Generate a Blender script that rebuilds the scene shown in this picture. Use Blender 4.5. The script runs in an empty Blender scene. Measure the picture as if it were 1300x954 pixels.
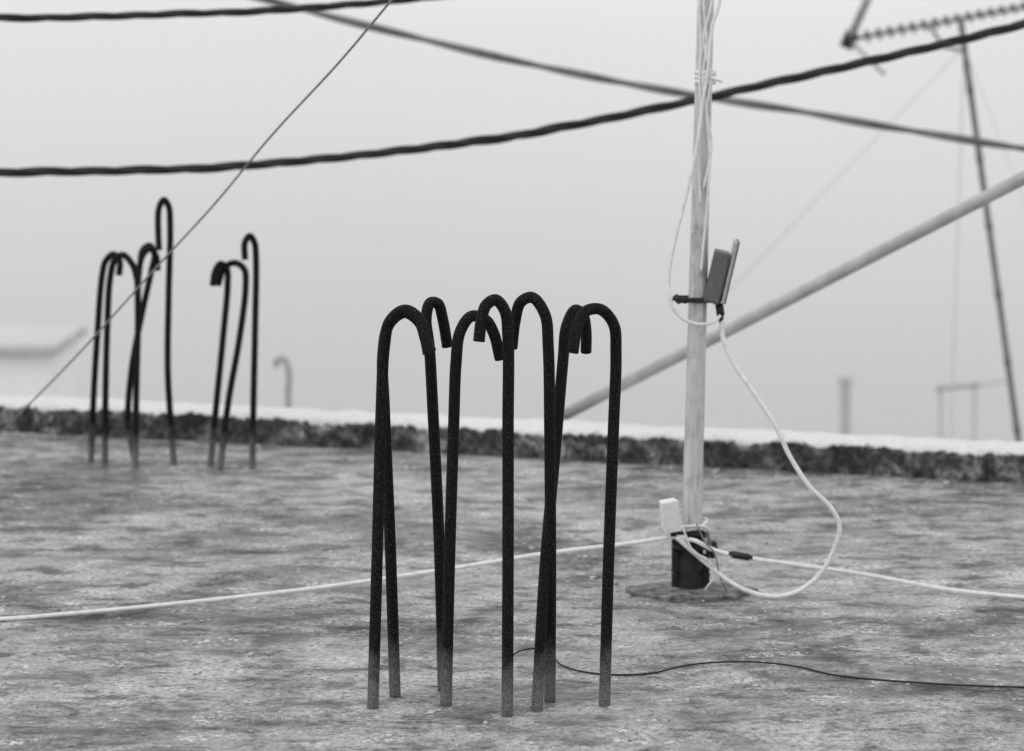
import bpy, bmesh, math, random
from mathutils import Vector, Matrix, noise
random.seed(7)
scene = bpy.context.scene
F = 3070.0      # focal length of the camera in image pixels
CAMZ = 1.5      # eye height above the roof (m)

def P(px, py, Y):
    """world point (metres) of an image pixel, placed at a chosen depth Y"""
    return Vector(((px-650)*Y/F, Y, CAMZ-(py-40)*Y/F))
def G(px, Y):
    return Vector(((px-650)*Y/F, Y, 0.0))

# ------------------------------------------------------------------ materials
def new_mat(name):
    m = bpy.data.materials.new(name); m.use_nodes = True
    nt = m.node_tree
    return m, nt, nt.nodes['Principled BSDF']
def g(v): return (v, v, v, 1)
def N(nt, typ, **kw):
    n = nt.nodes.new(typ)
    for k, v in kw.items(): setattr(n, k, v)
    return n
def ramp(nt, fac, stops, interp='LINEAR'):
    r = N(nt, 'ShaderNodeValToRGB'); r.color_ramp.interpolation = interp
    e = r.color_ramp.elements
    e[0].position, e[0].color = stops[0][0], g(stops[0][1])
    e[1].position, e[1].color = stops[-1][0], g(stops[-1][1])
    for p, v in stops[1:-1]:
        x = e.new(p); x.color = g(v)
    nt.links.new(fac, r.inputs['Fac']); return r.outputs['Color']
def noise_n(nt, vec, scale, detail=4, rough=0.55, dist=0.0):
    n = N(nt, 'ShaderNodeTexNoise')
    n.inputs['Scale'].default_value = scale; n.inputs['Detail'].default_value = detail
    n.inputs['Roughness'].default_value = rough; n.inputs['Distortion'].default_value = dist
    nt.links.new(vec, n.inputs['Vector']); return n.outputs['Fac']
def math_n(nt, op, a, b=None, c=None, clamp=False):
    m = N(nt, 'ShaderNodeMath', operation=op, use_clamp=clamp)
    for i, v in enumerate((a, b, c)):
        if v is None: continue
        if isinstance(v, (int, float)): m.inputs[i].default_value = v
        else: nt.links.new(v, m.inputs[i])
    return m.outputs[0]
def mixc(nt, fac, a, b, blend='MIX'):
    m = N(nt, 'ShaderNodeMix', data_type='RGBA', blend_type=blend)
    if isinstance(fac, (int, float)): m.inputs[0].default_value = fac
    else: nt.links.new(fac, m.inputs[0])
    for i, v in ((6, a), (7, b)):
        if isinstance(v, (int, float)): m.inputs[i].default_value = g(v)
        else: nt.links.new(v, m.inputs[i])
    return m.outputs[2]
def bump(nt, bsdf, h, strength, dist):
    b = N(nt, 'ShaderNodeBump'); b.inputs['Strength'].default_value = strength
    b.inputs['Distance'].default_value = dist
    nt.links.new(h, b.inputs['Height']); nt.links.new(b.outputs[0], bsdf.inputs['Normal'])
def pos(nt): return N(nt, 'ShaderNodeNewGeometry').outputs['Position']
def mapped(nt, vec, scale, loc=(0, 0, 0), rz=0.0):
    m = N(nt, 'ShaderNodeMapping'); m.inputs['Scale'].default_value = scale
    m.inputs['Location'].default_value = loc; m.inputs['Rotation'].default_value = (0, 0, rz)
    nt.links.new(vec, m.inputs['Vector']); return m.outputs[0]

def simple(name, v, rough=0.6, var=0.15, scale=40, metal=0.0, bmp=0.0):
    m, nt, b = new_mat(name); p = pos(nt)
    n = noise_n(nt, p, scale, 3, 0.6)
    c = ramp(nt, n, [(0.3, max(0, v*(1-var*2))), (0.7, min(0.9, v*(1+var)))])
    nt.links.new(c, b.inputs['Base Color'])
    b.inputs['Roughness'].default_value = rough; b.inputs['Metallic'].default_value = metal
    if bmp: bump(nt, b, n, bmp, 0.003)
    return m

# weathered, damp roof concrete
def mat_concrete():
    m, nt, b = new_mat('roof_concrete'); p = pos(nt)
    big = noise_n(nt, mapped(nt, p, (0.55, 0.8, 1.0), (3.1, 0.4, 0), 0.12), 2.2, 7, 0.74, 0.4)
    mid = noise_n(nt, mapped(nt, p, (0.6, 1.0, 1.0), (0, 0, 0), -0.1), 11.0, 6, 0.76, 0.3)
    fine = noise_n(nt, p, 70, 4, 0.75)
    grit = noise_n(nt, p, 240, 2, 0.7)
    wet = noise_n(nt, mapped(nt, p, (0.5, 1.1, 1.0), (7, 2, 0)), 3.6, 5, 0.68, 0.3)
    c1 = ramp(nt, big, [(0.38, 0.17), (0.45, 0.30), (0.505, 0.47), (0.62, 0.60)])
    c2 = ramp(nt, mid, [(0.38, 0.20), (0.455, 0.62), (0.51, 1.0), (0.72, 1.0)])
    c = mixc(nt, 0.9, c1, c2, 'MULTIPLY')
    c3 = ramp(nt, fine, [(0.38, 0.28), (0.47, 0.88), (0.56, 1.0)])
    c = mixc(nt, 0.8, c, c3, 'MULTIPLY')
    c4 = ramp(nt, grit, [(0.38, 0.35), (0.5, 1.0)])
    c = mixc(nt, 0.5, c, c4, 'MULTIPLY')
    wf = ramp(nt, wet, [(0.48, 0.0), (0.55, 1.0)])
    c = mixc(nt, math_n(nt, 'MULTIPLY', wf, 0.45), c, 0.5, 'MULTIPLY')
    # pale lime crusts
    cf = ramp(nt, math_n(nt, 'MULTIPLY_ADD', fine, 0.45, math_n(nt, 'MULTIPLY', mid, 0.55)), [(0.565, 0.0), (0.595, 0.85)])
    c = mixc(nt, cf, c, 0.74)
    nt.links.new(c, b.inputs['Base Color'])
    # damp film
    r = math_n(nt, 'MULTIPLY_ADD', wf, -0.44, 0.80)
    r = math_n(nt, 'MULTIPLY_ADD', cf, 0.2, r)
    nt.links.new(r, b.inputs['Roughness'])
    b.inputs['Specular IOR Level'].default_value = 0.5
    h = math_n(nt, 'MULTIPLY_ADD', mid, 1.1, fine)
    h = math_n(nt, 'MULTIPLY_ADD', grit, 0.3, h)
    bump(nt, b, h, 0.5, 0.009)
    return m

def mat_curb():
    m, nt, b = new_mat('curb_render'); p = pos(nt)
    z = N(nt, 'ShaderNodeSeparateXYZ'); nt.links.new(p, z.inputs[0])
    n1 = noise_n(nt, p, 9, 6, 0.75, 0.3); n2 = noise_n(nt, p, 42, 4, 0.75)
    dirt = mixc(nt, 0.85, ramp(nt, n1, [(0.38, 0.03), (0.5, 0.10), (0.57, 0.28), (0.66, 0.60)]),
                ramp(nt, n2, [(0.40, 0.12), (0.52, 0.9), (0.7, 1.0)]), 'MULTIPLY')
    edge = math_n(nt, 'ADD', z.outputs[2], math_n(nt, 'MULTIPLY', math_n(nt, 'SUBTRACT', n1, 0.5), 0.09))
    f = N(nt, 'ShaderNodeMapRange'); f.inputs[1].default_value = 0.089; f.inputs[2].default_value = 0.095
    nt.links.new(edge, f.inputs[0])
    white = ramp(nt, n2, [(0.3, 0.76), (0.5, 0.90)])
    nt.links.new(mixc(nt, f.outputs[0], dirt, white), b.inputs['Base Color'])
    b.inputs['Roughness'].default_value = 0.85
    bump(nt, b, math_n(nt, 'ADD', n1, n2), 0.9, 0.02)
    return m

def mat_rebar():
    m, nt, b = new_mat('painted_rebar'); p = pos(nt)
    z = N(nt, 'ShaderNodeSeparateXYZ'); nt.links.new(p, z.inputs[0])
    n = noise_n(nt, p, 260, 3, 0.8); n2 = noise_n(nt, p, 22, 3, 0.6)
    c = ramp(nt, n, [(0.42, 0.001), (0.56, 0.008), (0.66, 0.06)])
    f = N(nt, 'ShaderNodeMapRange'); f.inputs[1].default_value = 0.14; f.inputs[2].default_value = 0.04
    e = math_n(nt, 'ADD', z.outputs[2], math_n(nt, 'MULTIPLY', math_n(nt, 'SUBTRACT', n2, 0.5), 0.14))
    nt.links.new(e, f.inputs[0])
    ce = ramp(nt, n, [(0.35, 0.06), (0.65, 0.28)])
    nt.links.new(mixc(nt, f.outputs[0], c, ce), b.inputs['Base Color'])
    b.inputs['Roughness'].default_value = 0.7; b.inputs['Specular IOR Level'].default_value = 0.2
    bump(nt, b, n, 1.0, 0.004)
    return m

def mat_pole():
    m, nt, b = new_mat('galvanised_pole_paint'); p = pos(nt)
    n = noise_n(nt, mapped(nt, p, (1, 1, 0.12)), 70, 4, 0.65); n2 = noise_n(nt, p, 14, 5, 0.7)
    c = mixc(nt, 0.8, ramp(nt, n, [(0.3, 0.36), (0.5, 0.56), (0.7, 0.64)]),
             ramp(nt, n2, [(0.32, 0.5), (0.48, 1.0)]), 'MULTIPLY')
    nt.links.new(c, b.inputs['Base Color']); b.inputs['Roughness'].default_value = 0.45
    bump(nt, b, n2, 0.2, 0.003)
    return m

M_conc = mat_concrete(); M_curb = mat_curb(); M_rebar = mat_rebar(); M_pole = mat_pole()
M_white = simple('white_pvc', 0.82, 0.45, 0.06, 60)
M_cable = simple('white_cable_sheath', 0.80, 0.5, 0.08, 50)
M_black = simple('black_bitumen_steel', 0.012, 0.55, 0.3, 60, bmp=0.4)
M_blackrub = simple('black_rubber', 0.010, 0.5, 0.3, 90)
M_grey = simple('grey_plastic', 0.12, 0.5, 0.12, 40)
M_lightgrey = simple('light_grey_plastic', 0.40, 0.5, 0.08, 40)
M_aerial = simple('aerial_cable_sheath', 0.012, 0.6, 0.3, 30)
M_aerialg = simple('hazy_cable_sheath', 0.17, 0.7, 0.15, 30)  # fog haze over the farther cable, painted in as a lighter grey
M_strut = simple('hazy_strut_paint', 0.48, 0.6, 0.12, 14)  # pipe colour lightened to carry the fog haze
M_steel = simple('dull_steel', 0.17, 0.55, 0.2, 30)
M_alu = simple('weathered_aluminium', 0.42, 0.5, 0.15, 30)
M_wire = simple('thin_wire', 0.24, 0.6, 0.2, 60)
M_thread = simple('pale_guy_rope', 0.62, 0.7, 0.1, 60)  # pale tone, keeps the guy wires faint
M_plast = simple('hazy_plaster', 0.85, 0.9, 0.03, 1.5)  # fog haze on the distant walls is put into this pale colour
M_roofp = simple('hazy_roof_deck', 0.60, 0.9, 0.05, 1.5)  # deck lightened to the fog tone, haze painted into the colour
M_plastd = simple('darker_plaster', 0.50, 0.9, 0.12, 2)  # darker plaster; on slab edges the front-face shade is put into this colour
M_glass = simple('window_glass', 0.05, 0.15, 0.1, 3)
M_stone = simple('roof_grit', 0.50, 0.9, 0.35, 30)
M_mortar = simple('mortar', 0.20, 0.85, 0.4, 35, bmp=0.5)

# ------------------------------------------------------------------ geometry helpers
def spline(pts, seg=10):
    pts = [Vector(p) for p in pts]
    if len(pts) == 2: return [pts[0].lerp(pts[1], i/ seg) for i in range(seg+1)]
    q = [pts[0]*2-pts[1]] + pts + [pts[-1]*2-pts[-2]]
    out = []
    for i in range(1, len(q)-2):
        p0, p1, p2, p3 = q[i-1:i+3]
        t0 = 0; t1 = t0+max((p1-p0).length, 1e-6)**0.5; t2 = t1+max((p2-p1).length, 1e-6)**0.5; t3 = t2+max((p3-p2).length, 1e-6)**0.5
        for s in range(seg):
            t = t1+(t2-t1)*s/seg
            a1 = p0*((t1-t)/(t1-t0))+p1*((t-t0)/(t1-t0))
            a2 = p1*((t2-t)/(t2-t1))+p2*((t-t1)/(t2-t1))
            a3 = p2*((t3-t)/(t3-t2))+p3*((t-t2)/(t3-t2))
            b1 = a1*((t2-t)/(t2-t0))+a2*((t-t0)/(t2-t0))
            b2 = a2*((t3-t)/(t3-t1))+a3*((t-t1)/(t3-t1))
            out.append(b1*((t2-t)/(t2-t1))+b2*((t-t1)/(t2-t1)))
    out.append(pts[-1]); return out

class MB:
    """mesh builder with material slots"""
    def __init__(s): s.bm = bmesh.new(); s.mats = []
    def mi(s, m):
        if m not in s.mats: s.mats.append(m)
        return s.mats.index(m)
    def tube(s, path, r, mat, sides=14, cap=True):
        mi = s.mi(mat); rings = []
        n = len(path); nrm = None
        for i, p in enumerate(path):
            t = (path[min(i+1, n-1)]-path[max(i-1, 0)]).normalized()
            if nrm is None:
                a = Vector((0, 1, 0)) if abs(t.y) < 0.9 else Vector((1, 0, 0))
                nrm = t.cross(a).normalized()
            else:
                nrm = (nrm-t*nrm.dot(t)).normalized()
            bi = t.cross(nrm)
            rr = r(i/(n-1)) if callable(r) else r
            rings.append([s.bm.verts.new(p+(nrm*math.cos(2*math.pi*k/sides)+bi*math.sin(2*math.pi*k/sides))*rr) for k in range(sides)])
        for a, b in zip(rings, rings[1:]):
            for k in range(sides):
                f = s.bm.faces.new((a[k], a[(k+1) % sides], b[(k+1) % sides], b[k])); f.smooth = True; f.material_index = mi
        if cap:
            f = s.bm.faces.new(rings[0][::-1]); f.material_index = mi
            f = s.bm.faces.new(rings[-1]); f.material_index = mi
    def box(s, size, mtx, mat, bevel=0.0):
        b2 = bmesh.new(); bmesh.ops.create_cube(b2, size=1)
        bmesh.ops.scale(b2, vec=size, verts=b2.verts)
        if bevel: bmesh.ops.bevel(b2, geom=list(b2.edges), offset=bevel, segments=2, affect='EDGES', profile=0.6)
        bmesh.ops.transform(b2, matrix=mtx, verts=b2.verts)
        mi = s.mi(mat); vm = {v: s.bm.verts.new(v.co) for v in b2.verts}
        for f in b2.faces:
            nf = s.bm.faces.new([vm[v] for v in f.verts]); nf.material_index = mi
        b2.free()
    def done(s, name, parent=None):
        bmesh.ops.recalc_face_normals(s.bm, faces=s.bm.faces)
        me = bpy.data.meshes.new(name); s.bm.to_mesh(me); s.bm.free()
        for m in s.mats: me.materials.append(m)
        o = bpy.data.objects.new(name, me); scene.collection.objects.link(o)
        if parent: o.parent = parent
        return o
def empty(name):
    e = bpy.data.objects.new(name, None); scene.collection.objects.link(e); e.empty_display_size = 0.1; return e
def T(v, rx=0, ry=0, rz=0):
    return Matrix.Translation(v) @ Matrix.Rotation(rz, 4, 'Z') @ Matrix.Rotation(ry, 4, 'Y') @ Matrix.Rotation(rx, 4, 'X')

# ------------------------------------------------------------------ roof slab
def curbY(x): return 8.51-0.289*x       # foot of the curb
def fz(x, y):
    return 0.003*noise.noise((x*1.3, y*1.3, 0))+0.0015*noise.noise((x*6, y*6, 3))+0.001*noise.noise((x*17, y*17, 6))
mb = MB(); mi = mb.mi(M_conc)
nx, ny = 330, 330
xs = [-7+14*i/nx for i in range(nx+1)]
grid = []
for x in xs:
    y1 = curbY(x)+0.12
    col = []
    for j in range(ny+1):
        y = -4+(y1+4)*(j/ny)**0.8
        col.append(mb.bm.verts.new((x, y, fz(x, y))))
    grid.append(col)
for i in range(nx):
    for j in range(ny):
        f = mb.bm.faces.new((grid[i][j], grid[i+1][j], grid[i+1][j+1], grid[i][j+1])); f.smooth = True; f.material_index = mi
mb.done('concrete_roof')
# body of the building under the roof
mb = MB(); mi = mb.mi(M_plastd)
fp = [(-7, -4), (7, -4), (7, curbY(7)+0.2), (-7, curbY(-7)+0.2)]
top = [mb.bm.verts.new((x, y, -0.02)) for x, y in fp]; bot = [mb.bm.verts.new((x, y, -9)) for x, y in fp]
for k in range(4):
    mb.bm.faces.new((bot[k], bot[(k+1) % 4], top[(k+1) % 4], top[k]))
mb.bm.faces.new(top)
mb.done('apartment_building')

# curb
mb = MB(); mi = mb.mi(M_curb)
prof = [(0.0, -0.015), (0.0, 0.015), (0.0, 0.035), (0.0, 0.055), (0.002, 0.075), (0.006, 0.092), (0.016, 0.105), (0.035, 0.111), (0.08, 0.113), (0.13, 0.113), (0.18, 0.110), (0.198, 0.098), (0.205, 0.06), (0.205, -0.1)]
rings = []
nseg = 1400
for i in range(nseg+1):
    x = -7+14*i/nseg
    r = []
    for k, (d, z) in enumerate(prof):
        rough = 0.012*noise.noise((x*7, z*25, 1))+0.010*noise.noise((x*28, z*50, 5))+0.008*noise.noise((x*1.7, 0, 9))
        dz = 0.008*noise.noise((x*2.3, d*5, 4))+0.007*noise.noise((x*13, d*15, 8)) if z > 0.07 else 0
        r.append(mb.bm.verts.new((x, curbY(x)+d+(rough if d < 0.1 else rough*0.3), z+dz)))
    rings.append(r)
for a, b in zip(rings, rings[1:]):
    for k in range(len(prof)-1):
        f = mb.bm.faces.new((a[k], b[k], b[k+1], a[k+1])); f.smooth = True; f.material_index = mi
mb.done('parapet_curb')

# loose grit on the roof
mb = MB(); mi = mb.mi(M_stone)
for k in range(1900):
    if k < 1300: x = random.uniform(-2.4, 2.2); y = random.uniform(4.2, 8.4)
    else:
        x = random.uniform(-2.4, 2.2); y = curbY(x)-abs(random.gauss(0, 0.16))
    if y > curbY(x)-0.02: continue
    s = random.choice([0.002, 0.003, 0.003, 0.004, 0.006])*random.uniform(0.7, 1.4)
    b2 = bmesh.ops.create_icosphere(mb.bm, subdivisions=1, radius=s)
    m = Matrix.Translation((x, y, fz(x, y)+s*0.3)) @ Matrix.Rotation(random.uniform(0, 6), 4, 'Z') @ Matrix.Diagonal((random.uniform(.8, 1.8), random.uniform(.7, 1.2), random.uniform(.4, .8), 1))
    for v in b2['verts']:
        v.co *= random.uniform(0.8, 1.2)
        v.co = m @ v.co
mb.done('gravel')

# ------------------------------------------------------------------ rebars in the foreground
def rebar(mb, pts, Yb, Yt, Yh, nh, r):
    """pts: base -> hook end; Yb depth at base, Yt at top of the stem, Yh at hook tip; nh = number of hook points"""
    n = len(pts); ns = n-nh
    ybase = 40+CAMZ*F/Yb
    out = []
    pts = [(pts[0][0], ybase+12)]+list(pts[1:])
    y0 = pts[0][1]; ytop = pts[ns-1][1]
    for i, (x, y) in enumerate(pts):
        if i < ns: Y = Yb+(Yt-Yb)*(y0-y)/(y0-ytop)
        else: Y = Yt+(Yh-Yt)*(i-ns+1)/nh
        out.append(P(x, y, Y))
    mb.tube(spline(out, 10), r, M_rebar, 16)
R = 7.3*5.4/F
mb = MB()
#             base ... stem ... hook
rebar(mb, [(473, 890), (479, 700), (484, 520), (488, 440), (495, 408), (514, 394), (531, 404), (539, 425), (544, 449)], 5.36, 5.38, 5.30, 5, R)
rebar(mb, [(502, 890), (495, 680), (488, 520), (486, 450), (494, 412), (514, 397), (533, 410), (540, 430), (547, 447)], 5.45, 5.44, 5.38, 5, R)
rebar(mb, [(563, 890), (558, 700), (550, 530), (545, 440), (541, 405), (546, 385), (556, 386), (562, 405), (568, 440)], 5.50, 5.50, 5.56, 5, R)
rebar(mb, [(566, 890), (571, 700), (576, 540), (579, 460), (584, 422), (598, 402), (616, 406), (627, 424), (635, 456)], 5.38, 5.40, 5.46, 5, R)
rebar(mb, [(644, 890), (645, 700), (645, 540), (645, 430), (641, 395), (629, 381), (617, 388), (611, 408), (608, 434)], 5.30, 5.30, 5.26, 5, R)
rebar(mb, [(698, 890), (699, 720), (698, 560), (696, 440), (692, 400), (676, 378), (661, 384), (654, 408), (650, 442)], 5.42, 5.42, 5.48, 5, R)
rebar(mb, [(681, 890), (692, 720), (706, 560), (715, 455), (719, 415), (730, 394), (740, 400), (744, 420), (744, 447)], 5.34, 5.52, 5.60, 5, R)
rebar(mb, [(767, 890), (773, 700), (779, 540), (782, 450), (779, 412), (762, 393), (743, 396), (733, 415), (727, 448)], 5.38, 5.40, 5.32, 5, R)
mb.done('rebar_starter_bars')

Rb = 4.2*8.3/F
mb = MB()
rebar(mb, [(115, 583), (119, 500), (124, 420), (129, 355), (134, 332), (144, 323), (152, 332), (151, 350)], 8.42, 8.40, 8.36, 4, Rb)
rebar(mb, [(133, 583), (134, 500), (136, 420), (140, 352), (146, 330), (156, 324), (168, 336), (174, 356), (175, 374)], 8.38, 8.30, 8.24, 5, Rb)
rebar(mb, [(172, 583), (173, 500), (175, 420), (176, 350), (181, 325), (190, 316), (198, 325), (200, 343)], 8.30, 8.36, 8.42, 4, Rb)
rebar(mb, [(176, 590), (163, 540), (167, 470), (180, 400), (192, 345), (196, 322), (190, 312), (181, 318), (178, 335)], 8.34, 8.44, 8.5, 4, Rb)
rebar(mb, [(222, 583), (217, 540), (213, 470), (214, 380), (216, 285), (214, 262), (208, 254), (202, 264), (201, 300), (202, 318)], 8.36, 8.34, 8.3, 5, Rb)
mb.done('rebar_starter_bars.001')
mb = MB()
rebar(mb, [(266, 590), (274, 520), (283, 430), (289, 362), (288, 342), (280, 335), (273, 345), (270, 363)], 8.34, 8.34, 8.28, 4, Rb)
rebar(mb, [(278, 590), (290, 510), (304, 430), (312, 362), (310, 342), (298, 334), (284, 341), (277, 362)], 8.28, 8.30, 8.36, 4, Rb)
rebar(mb, [(320, 590), (322, 500), (324, 410), (325, 330), (323, 308), (317, 300), (311, 308), (311, 330)], 8.3, 8.26, 8.22, 4, Rb)
mb.done('rebar_starter_bars.002')

# ------------------------------------------------------------------ the antenna pole
YP = 6.47
pole = empty('antenna_pole')
base = P(876, 751, YP); top0 = P(896, 0, YP)
axis = (top0-base).normalized()
def on(z): return base+axis*z
mb = MB(); mb.tube([on(0.02+3.0*i/40) for i in range(41)], lambda t: 0.0275-0.0055*min(1, t*3.0/1.6), M_pole, 28)
mb.done('pole_tube', pole)
mb = MB()
mb.tube([on(-0.01+0.165*i/10) for i in range(11)], lambda t: 0.0325, M_black, 24)
mb.tube([on(0.148), on(0.168)], 0.036, M_black, 24)
for sx, h in ((-1, 0.16), (1, 0.10)):
    mb.box((0.026, 0.012, h), T(on(h/2)+Vector((sx*0.038, 0.004, 0))), M_black, 0.003)
    for zz in (0.05, 0.105):
        mb.tube([on(zz)+Vector((sx*0.045, -0.03, 0)), on(zz)+Vector((sx*0.045, 0.03, 0))], 0.006, M_black, 6)
mb.box((0.12, 0.05, 0.010), T(on(0.125)+Vector((0.008, -0.02, 0))), M_black, 0.002)
mb.box((0.012, 0.03, 0.045), T(on(0.115)+Vector((0.058, -0.012, 0)), 0, 0.15), M_black, 0.003)
mb.box((0.010, 0.03, 0.03), T(on(0.14)+Vector((0.046, -0.02, 0)), 0, -0.2), M_steel, 0.002)
mb.done('socket_clamp', pole)
mb = MB(); mi = mb.mi(M_mortar); cx, cy = base.x+0.003, base.y
c0 = mb.bm.verts.new((cx, cy, 0.012)); prev = []
for k in range(96):
    a = 2*math.pi*k/96; rr = 1+0.16*noise.noise((math.cos(a)*2, math.sin(a)*2, 0))+0.08*noise.noise((math.cos(a)*7, math.sin(a)*7, 3))
    prev.append([mb.bm.verts.new((cx+math.cos(a)*q*rr*1.0, cy+math.sin(a)*q*rr*0.55, z)) for q, z in ((0.05, 0.014), (0.10, 0.010), (0.16, 0.009), (0.172, 0.007), (0.170, -0.006))])
for k in range(96):
    a, b = prev[k], prev[(k+1) % 96]
    mb.bm.faces.new((c0, a[0], b[0]))
    for q in range(4):
        f = mb.bm.faces.new((a[q], a[q+1], b[q+1], b[q])); f.smooth = q < 3
mb.done('mortar_pad', pole)
# tape wrap high on the pole
mb = MB()
zt = (751-98)*YP/F
for dz in (-0.012, 0.0, 0.012):
    mb.tube([on(zt+dz-0.0065)+Vector((0.004, -0.008, 0)), on(zt+dz+0.0065)+Vector((0.004, -0.008, 0))], 0.029, M_white, 20)
mb.tube([P(900, 98, YP-0.03), P(917, 104, YP-0.04)], 0.004, M_white, 6)
mb.done('tape_wrap', pole)
# cable turns at the bottom
mb = MB()
for zc, tilt, rr in ((0.165, 0.018, 0.042), (0.180, -0.012, 0.040), (0.155, 0.03, 0.046)):
    mb.tube([on(zc)+Vector((math.cos(a)*rr, math.sin(a)*rr, tilt*math.cos(a+zc*50))) for a in [2*math.pi*i/40 for i in range(41)]], 0.0038, M_cable, 8)
mb.done('cable_tie', pole)

# flat panel antenna on its bracket
pan = empty('panel_antenna')
mb = MB()
c = P(910, 351, YP-0.01)
tl = math.radians(13)
mb.box((0.042, 0.085, 0.138), T(c, 0, tl, math.radians(-4)), M_grey, 0.004)
mb.box((0.036, 0.003, 0.128), T(c, 0, tl, math.radians(-4)) @ Matrix.Translation((0, -0.0445, 0)), M_grey, 0.001)
mb.done('housing', pan)
mb = MB()
mr_ = T(c+Vector((0.034, 0, 0.014)), 0, tl, math.radians(-3))
mb.box((0.010, 0.10, 0.165), mr_, M_lightgrey, 0.003)
mb.box((0.004, 0.106, 0.170), mr_ @ Matrix.Translation((0.005, 0, 0)), M_grey, 0.001)
mb.done('radome', pan)
mb = MB()
cz = P(885, 380, YP)
mb.box((0.10, 0.008, 0.014), T(cz+Vector((-0.005, -0.031, 0))), M_black, 0.002)
mb.box((0.10, 0.008, 0.014), T(cz+Vector((-0.005, 0.031, 0))), M_black, 0.002)
for dx in (-0.052, 0.042):
    mb.tube([cz+Vector((dx, -0.045, 0)), cz+Vector((dx, 0.045, 0))], 0.0042, M_black, 8)
    for dy in (-0.038, 0.038):
        mb.tube([cz+Vector((dx, dy-0.004, 0)), cz+Vector((dx, dy+0.004, 0))], 0.0095, M_black, 6)
mb.tube([cz+Vector((-0.068, -0.03, 0.006)), cz+Vector((-0.03, -0.034, -0.004))], 0.006, M_black, 8)
mb.box((0.05, 0.03, 0.02), T(cz+Vector((0.04, 0, 0.004)), 0, 0.2), M_steel, 0.003)
mb.done('bracket', pan)
mb = MB()
mb.tube([P(913, 386, YP-0.02), P(915, 401, YP-0.02)], 0.011, M_blackrub, 14)
mb.tube([P(915, 400, YP-0.02), P(916, 410, YP-0.02)], 0.007, M_blackrub, 12)
mb.done('connector', pan)

# white junction box near the pole foot
mb = MB()
c = P(850, 654, YP-0.06)
mt = T(c, math.radians(6), math.radians(-8), math.radians(14))
mb.box((0.044, 0.030, 0.082), mt, M_white, 0.004)
mb.box((0.047, 0.008, 0.085), mt @ Matrix.Translation((0, -0.017, 0)), M_white, 0.003)
mb.tube([mt @ Vector((0.005, 0, -0.04)), mt @ Vector((0.005, 0, -0.058))], 0.008, M_blackrub, 10)
mb.tube(spline([mt @ Vector((0.005, 0, -0.055)), P(858, 682, YP-0.05), P(866, 690, YP-0.04)], 6), 0.0045, M_cable, 8)
mb.done('junction_box')

# ------------------------------------------------------------------ white cables
rc = 3.0*YP/F
mb = MB()
mb.tube(spline([P(930, -420, YP-0.02), P(925, -200, YP-0.02), P(914, 0, YP-.03), P(904, 35, YP-.04), P(898, 95, YP-.04), P(892, 130, YP-.04), P(885, 185, YP-.045), P(872, 245, YP-.05), P(857, 305, YP-.05), P(849, 350, YP-.05), P(852, 385, YP-.06), P(866, 404, YP-.06), P(888, 412, YP-.06), P(906, 409, YP-.05), P(914, 401, YP-.03)]), 2.2*YP/F, M_cable, 10)
mb.done('coaxial_cable')
mb = MB()
for pts in ([(902, -300), (898, -100), (893, 0), (897, 60), (892, 98), (897, 150), (901, 200), (899, 245), (894, 300), (890, 345)],
            [(910, -300), (906, -100), (904, 0), (893, 50), (902, 98), (897, 140), (903, 185), (893, 240)],
            [(896, -300), (900, -100), (888, 0), (890, 60), (888, 98), (890, 150), (887, 200), (889, 260)]):
    mb.tube(spline([P(x, y, YP-0.034) for x, y in pts]), 1.7*YP/F, M_cable, 8)
mb.done('coaxial_cable.001')
mb = MB()
mb.tube(spline([P(x, y, Y) for x, y, Y in ((916, 406, 6.45), (918, 430, 6.44), (932, 462, 6.42), (958, 500, 6.40), (984, 540, 6.38), (1003, 580, 6.37), (1028, 618, 6.36), (1055, 645, 6.36), (1066, 668, 6.36), (1058, 700, 6.37), (1040, 730, 6.38), (1010, 752, 6.385), (975, 757, 6.39), (935, 744, 6.40), (900, 718, 6.41), (872, 694, 6.41), (858, 682, 6.41))]), rc, M_cable, 12)
mb.done('coaxial_cable.002')
def gp(x, Y, up=0.007):
    v = G(x, Y); v.z = up; return v
mb = MB()
mb.tube(spline([gp(-700, 5.5), gp(-350, 5.85), gp(-100, 6.08), P(60, 782, 6.18), P(220, 767, 6.25), P(400, 747, 6.32), P(560, 724, 6.38), P(700, 702, 6.41), P(800, 690, 6.42), P(858, 682, 6.42), P(872, 683, 6.41)]), 2.8*YP/F, M_cable, 12)
mb.done('coaxial_cable.003')
mb = MB()
mb.tube(spline([P(862, 686, 6.42), P(880, 686, 6.41), P(905, 698, 6.41), P(940, 707, 6.41), P(1010, 717, 6.41), P(1100, 730, 6.42), P(1200, 748, 6.41), gp(1310, 6.37), gp(1500, 6.25), gp(1800, 6.1)]), 2.8*YP/F, M_cable, 12)
mb.tube([P(929, 704, 6.41), P(951, 708, 6.41)], 0.0095, M_blackrub, 12)
mb.tube([P(925, 703, 6.41), P(955, 709, 6.41)], 0.0065, M_blackrub, 12)
mb.done('coaxial_cable.004')
mb = MB()
mb.tube(spline([P(866, 668, 6.40), P(880, 700, 6.40), P(900, 712, 6.40), P(908, 730, 6.41), P(898, 745, 6.42), P(893, 752, 6.44)]), 0.0028, M_cable, 8)
mb.tube(spline([P(884, 664, 6.40), P(896, 690, 6.40), P(906, 700, 6.40), P(915, 735, 6.41), P(925, 755, 6.43)]), 0.0022, M_wire, 8)
mb.done('loose_wire')
mb = MB()
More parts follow.
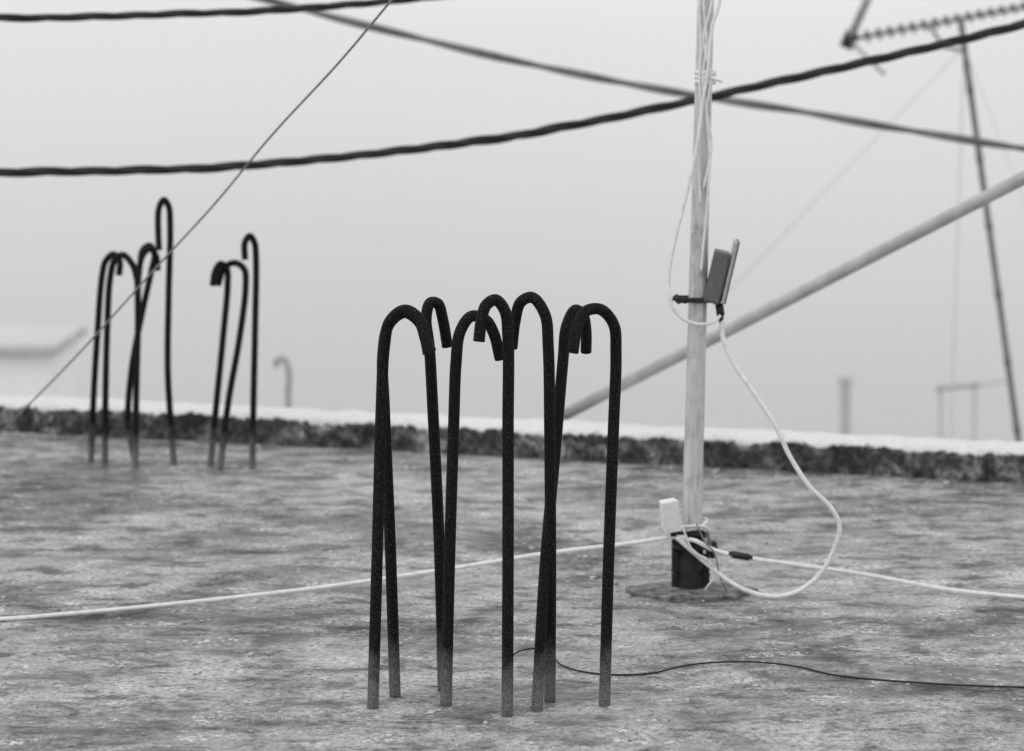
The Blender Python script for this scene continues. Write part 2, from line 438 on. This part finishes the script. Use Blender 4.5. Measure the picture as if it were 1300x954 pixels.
mb.tube(spline([gp(640, 5.72, .004), gp(662, 5.82, .01), gp(690, 5.83, .012), gp(715, 5.70, .004), gp(760, 5.63, .004), gp(820, 5.63, .004), gp(880, 5.70, .008), gp(950, 5.715, .01), gp(1010, 5.69, .006), gp(1060, 5.62, .004), gp(1200, 5.54, .004), gp(1400, 5.5, .004)]), 0.0022, M_black, 8)
mb.done('loose_wire.001')

# ------------------------------------------------------------------ overhead lines
def twisted(name, pts, r, mat, pitch=0.22, strands=3, spread=1.0):
    mb = MB(); path = spline(pts, 90)
    for s in range(strands):
        out = []; L = 0; prevp = path[0]
        for p in path:
            L += (p-prevp).length; prevp = p
            a = 2*math.pi*(L/pitch+s/strands)+1.6*noise.noise((L*0.9, 0, 0))
            rr = r*spread*(1+0.6*noise.noise((L*1.6, s*3, 7)))
            out.append(p+Vector((0, math.cos(a), math.sin(a)))*rr)
        mb.tube(out, r, mat, 8)
    return mb.done(name)
twisted('overhead_cable', [P(-1500, 190, 8.4), P(-500, 222, 8.5), P(0, 219, 8.6), P(250, 214, 8.6), P(450, 198, 8.6), P(650, 173, 8.6), P(800, 145, 8.6), P(960, 110, 8.6), P(1130, 72, 8.6), P(1300, 31, 8.6), P(1700, -75, 8.6), P(2400, -300, 8.6)], 0.0096, M_aerial, 0.46, 3, 0.85)
twisted('overhead_cable.001', [P(-1500, -20, 8.2), P(-500, 16, 8.3), P(0, 23, 8.4), P(200, 19, 8.4), P(350, 13, 8.4), P(480, 3, 8.4), P(600, -10, 8.4), P(1100, -90, 8.4), P(1900, -300, 8.3)], 0.0080, M_aerial, 0.42, 3, 0.85)
twisted('overhead_cable.002', [P(-700, -330, 10.6), P(100, -70, 10.8), P(340, 0, 11), P(500, 41, 11), P(680, 83, 11), P(850, 116, 11), P(1000, 139, 11), P(1150, 165, 11), P(1300, 189, 11), P(1900, 270, 11), P(2600, 330, 11)], 0.0125, M_aerialg, 0.9, 2, 0.55)
mb = MB()
mb.tube(spline([P(760, -330, 5.4), P(600, -120, 5.8), P(500, -3, 6.1), P(430, 80, 6.4), P(345, 172, 6.7), P(270, 262, 7.0), P(200, 338, 7.2), P(100, 449, 7.6), P(0, 551, 7.95), G(-48, 8.22)]), 1.4*6.8/F, M_wire, 8)
mb.done('stay_wire')

# ------------------------------------------------------------------ sloping strut
st = empty('sloping_pipe')
a = P(722, 524, 8.75); b = P(1300, 226, 7.6); d = (b-a)
mb = MB(); mb.tube([a-d*0.02, a+d*0.5, a+d*1.0, a+d*1.55], 8.3*7.9/F, M_strut, 20); mb.done('pipe', st)
e = a+d*1.55
mb = MB(); mb.tube([Vector((e.x, e.y, -0.01)), Vector((e.x, e.y, e.z+0.05))], 0.03, M_strut, 16)
mb.box((0.16, 0.16, 0.012), T(Vector((e.x, e.y, 0.008))), M_black, 0.002); mb.done('post', st)

# ------------------------------------------------------------------ neighbouring houses
def house(name, x0, x1, y0, y1, zt):
    h = empty(name)
    cx, cy = (x0+x1)/2, (y0+y1)/2; w, dp = x1-x0, y1-y0
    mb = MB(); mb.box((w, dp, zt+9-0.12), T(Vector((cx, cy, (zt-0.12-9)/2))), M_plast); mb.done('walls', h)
    mb = MB(); mb.box((w+0.2, dp+0.2, 0.09), T(Vector((cx, cy, zt-0.06))), M_plastd, 0.02)
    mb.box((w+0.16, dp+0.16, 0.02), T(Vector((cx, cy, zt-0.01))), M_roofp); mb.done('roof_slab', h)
    mb = MB()
    for fl in range(2):
        z = zt-2.3-3*fl
        for k in range(int(w//2.2)):
            xx = x0+1.1+2.2*k
            if z-0.6 > -9: mb.box((0.9, 0.06, 1.2), T(Vector((xx, y0-0.02, z))), M_glass); mb.box((1.1, 0.2, 0.08), T(Vector((xx, y0-0.08, z-0.66))), M_plastd)
    mb.done('windows', h)
    return h
house('neighbour_house', -9.5, -4.97, 26, 27.6, -1.87)
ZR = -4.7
house('neighbour_house.001', 1.0, 10.5, 12.5, 30, ZR)
mb = MB(); c = P(1073, 512, 26); zc = P(1073, 482, 26).z
mb.box((0.10, 0.12, zc-ZR), T(Vector((c.x, 26, (ZR+zc)/2))), M_plastd, 0.01)
mb.box((0.15, 0.17, 0.06), T(Vector((c.x, 26, zc))), M_plastd, 0.01)
mb.done('chimney')
mb = MB()
mb.tube(spline([P(365, 900, 15), P(365, 560, 15), P(366, 500, 15), P(366, 468, 15), P(360, 456, 15), P(352, 457, 15), P(350, 466, 15)]), 4.0*15/F, M_alu, 12)
mb.tube([Vector((P(365, 0, 15).x, 15, -9)), P(365, 890, 15)], 0.02, M_alu, 12)
mb.done('vent_pipe')
mb = MB()
for x in (1194, 1237):
    q = P(x, 490, 20); mb.tube([q, Vector((q.x, q.y, ZR))], 0.013, M_alu, 8)
mb.tube([P(1188, 494, 20), P(1243, 489, 20)], 0.020, M_alu, 8)
mb.tube([P(1241, 490, 20), P(1275, 484, 20.6)], 0.010, M_alu, 8)
mb.done('clothes_frame')

# ------------------------------------------------------------------ yagi antenna on its mast
yg = empty('yagi_antenna'); YM = 14.0
mt0 = P(1219, 22, YM); mt1 = P(1292, 552, YM); dd = (mt1-mt0); k = (mt0.z-ZR)/(mt0.z-mt1.z)
mbot = mt0+dd*k
mb = MB(); mb.tube([mt0.lerp(mbot, i/60)for i in range(61)], 3.9*YM/F, M_steel, 12)
for i in range(1, 16):
    q = mt0.lerp(mbot, i/16); mb.tube([q, q+dd.normalized()*0.05], 4.8*YM/F, M_steel, 10)
mb.done('mast', yg)
mb = MB(); bl, br = P(1078, 51, YM-0.15), P(1300, 10, YM+0.1)
mb.tube([bl, br], 0.011, M_steel, 10)
ed = Vector((0.10, 1, 0.10)).normalized()
for i in range(15):
    q = (bl+(br-bl)*(0.10+0.90*i/14)); L = 0.24-0.006*i
    mb.tube([q-ed*L, q+ed*L], 0.010, M_steel, 8)
    mb.box((0.03, 0.03, 0.045), T(q+Vector((0, 0, 0.012))), M_steel, 0.004)
mb.box((0.070, 0.10, 0.10), T(bl+Vector((0.0, 0, 0)), 0, 0.4), M_black, 0.01)
mb.tube([bl, P(1103, -4, YM-0.5)], 0.024, M_alu, 10)
mb.tube([bl, P(1122, 94, YM-0.6)], 0.012, M_alu, 10)
mb.tube([P(1180, 33, YM), P(1198, 60, YM), P(1228, 66, YM)], 0.010, M_steel, 8)
mb.done('boom_and_elements', yg)
mb = MB()
for p1, Y1 in (((905, 390), 12.8), ((1197, 850), 18), ((1420, 560), 13)):
    mb.tube([P(1224, 60, YM), P(p1[0], p1[1], Y1)], 0.0034, M_thread, 6)
mb.done('guy_wires', yg)

# ------------------------------------------------------------------ ground, dissolving into the fog
m, nt, b = new_mat('foggy_ground'); p = pos(nt)
n = noise_n(nt, p, 0.15, 3, 0.6)
nt.links.new(ramp(nt, n, [(0.35, 0.30), (0.65, 0.5)]), b.inputs['Base Color']); b.inputs['Roughness'].default_value = 1
ln = N(nt, 'ShaderNodeVectorMath', operation='LENGTH'); nt.links.new(p, ln.inputs[0])
mr = N(nt, 'ShaderNodeMapRange', interpolation_type='SMOOTHSTEP'); mr.inputs[1].default_value = 12; mr.inputs[2].default_value = 60
mr.inputs[3].default_value = 1; mr.inputs[4].default_value = 0
nt.links.new(ln.outputs['Value'], mr.inputs[0]); nt.links.new(mr.outputs[0], b.inputs['Alpha'])
mb = MB(); mb.mi(m)
bmesh.ops.create_grid(mb.bm, x_segments=4, y_segments=4, size=1500, matrix=Matrix.Translation((0, 0, -9.0)))
mb.done('ground')

# ------------------------------------------------------------------ world: overcast, fog
w = bpy.data.worlds.new('World'); scene.world = w; w.use_nodes = True; nt = w.node_tree
bg = nt.nodes['Background']; tc = N(nt, 'ShaderNodeTexCoord')
sp = N(nt, 'ShaderNodeSeparateXYZ'); nt.links.new(tc.outputs['Generated'], sp.inputs[0])
zc = math_n(nt, 'MAXIMUM', sp.outputs[2], 0.06)
cb = N(nt, 'ShaderNodeCombineXYZ'); nt.links.new(sp.outputs[0], cb.inputs[0]); nt.links.new(sp.outputs[1], cb.inputs[1]); nt.links.new(zc, cb.inputs[2])
sky = N(nt, 'ShaderNodeTexSky', sky_type='NISHITA'); sky.sun_disc = False
sky.sun_elevation = math.radians(52); sky.sun_rotation = math.radians(230); sky.dust_density = 6
nt.links.new(cb.outputs[0], sky.inputs['Vector'])
bw = N(nt, 'ShaderNodeRGBToBW'); nt.links.new(sky.outputs[0], bw.inputs[0])
mr = N(nt, 'ShaderNodeMapRange'); mr.inputs[1].default_value = -0.2; mr.inputs[2].default_value = 0.2
nt.links.new(sp.outputs[2], mr.inputs[0])
fog = ramp(nt, mr.outputs[0], [(0.0, 0.54), (0.1, 0.58), (0.30, 0.71), (0.50, 0.84), (0.56, 0.88), (1.0, 0.97)], 'B_SPLINE')
cn = noise_n(nt, tc.outputs['Generated'], 3.0, 2, 0.5)
fog = math_n(nt, 'MULTIPLY', fog, math_n(nt, 'MULTIPLY_ADD', cn, 0.14, 0.93))
fog10 = math_n(nt, 'MULTIPLY', fog, 10.0)
mx = math_n(nt, 'ADD', math_n(nt, 'MULTIPLY', fog10, 0.93), math_n(nt, 'MULTIPLY', bw.outputs[0], 0.07))
nt.links.new(mx, bg.inputs['Color']); bg.inputs['Strength'].default_value = 0.1

sd = bpy.data.lights.new('sun', 'SUN'); sd.energy = 0.6; sd.angle = math.radians(30); sd.color = (1, 1, 1)
so = bpy.data.objects.new('sun', sd); scene.collection.objects.link(so)
el, az = math.radians(52), math.radians(230)
dirv = Vector((math.sin(az)*math.cos(el), math.cos(az)*math.cos(el), math.sin(el)))
so.rotation_euler = dirv.to_track_quat('Z', 'Y').to_euler(); so.location = (-5, -5, 10)

# ------------------------------------------------------------------ camera
cd = bpy.data.cameras.new('camera'); co = bpy.data.objects.new('camera', cd); scene.collection.objects.link(co)
co.location = (0, 0, CAMZ); co.rotation_euler = (math.radians(90), 0, 0)
cd.sensor_width = 36; cd.lens = 36*F/1300; cd.shift_y = -(477-40)/1300
cd.clip_start = 0.05; cd.clip_end = 5000
cd.dof.use_dof = True; cd.dof.focus_distance = 5.5; cd.dof.aperture_fstop = 2.9
scene.camera = co
scene.view_settings.view_transform = 'Standard'; scene.view_settings.look = 'None'
scene.view_settings.exposure = 0; scene.view_settings.gamma = 1
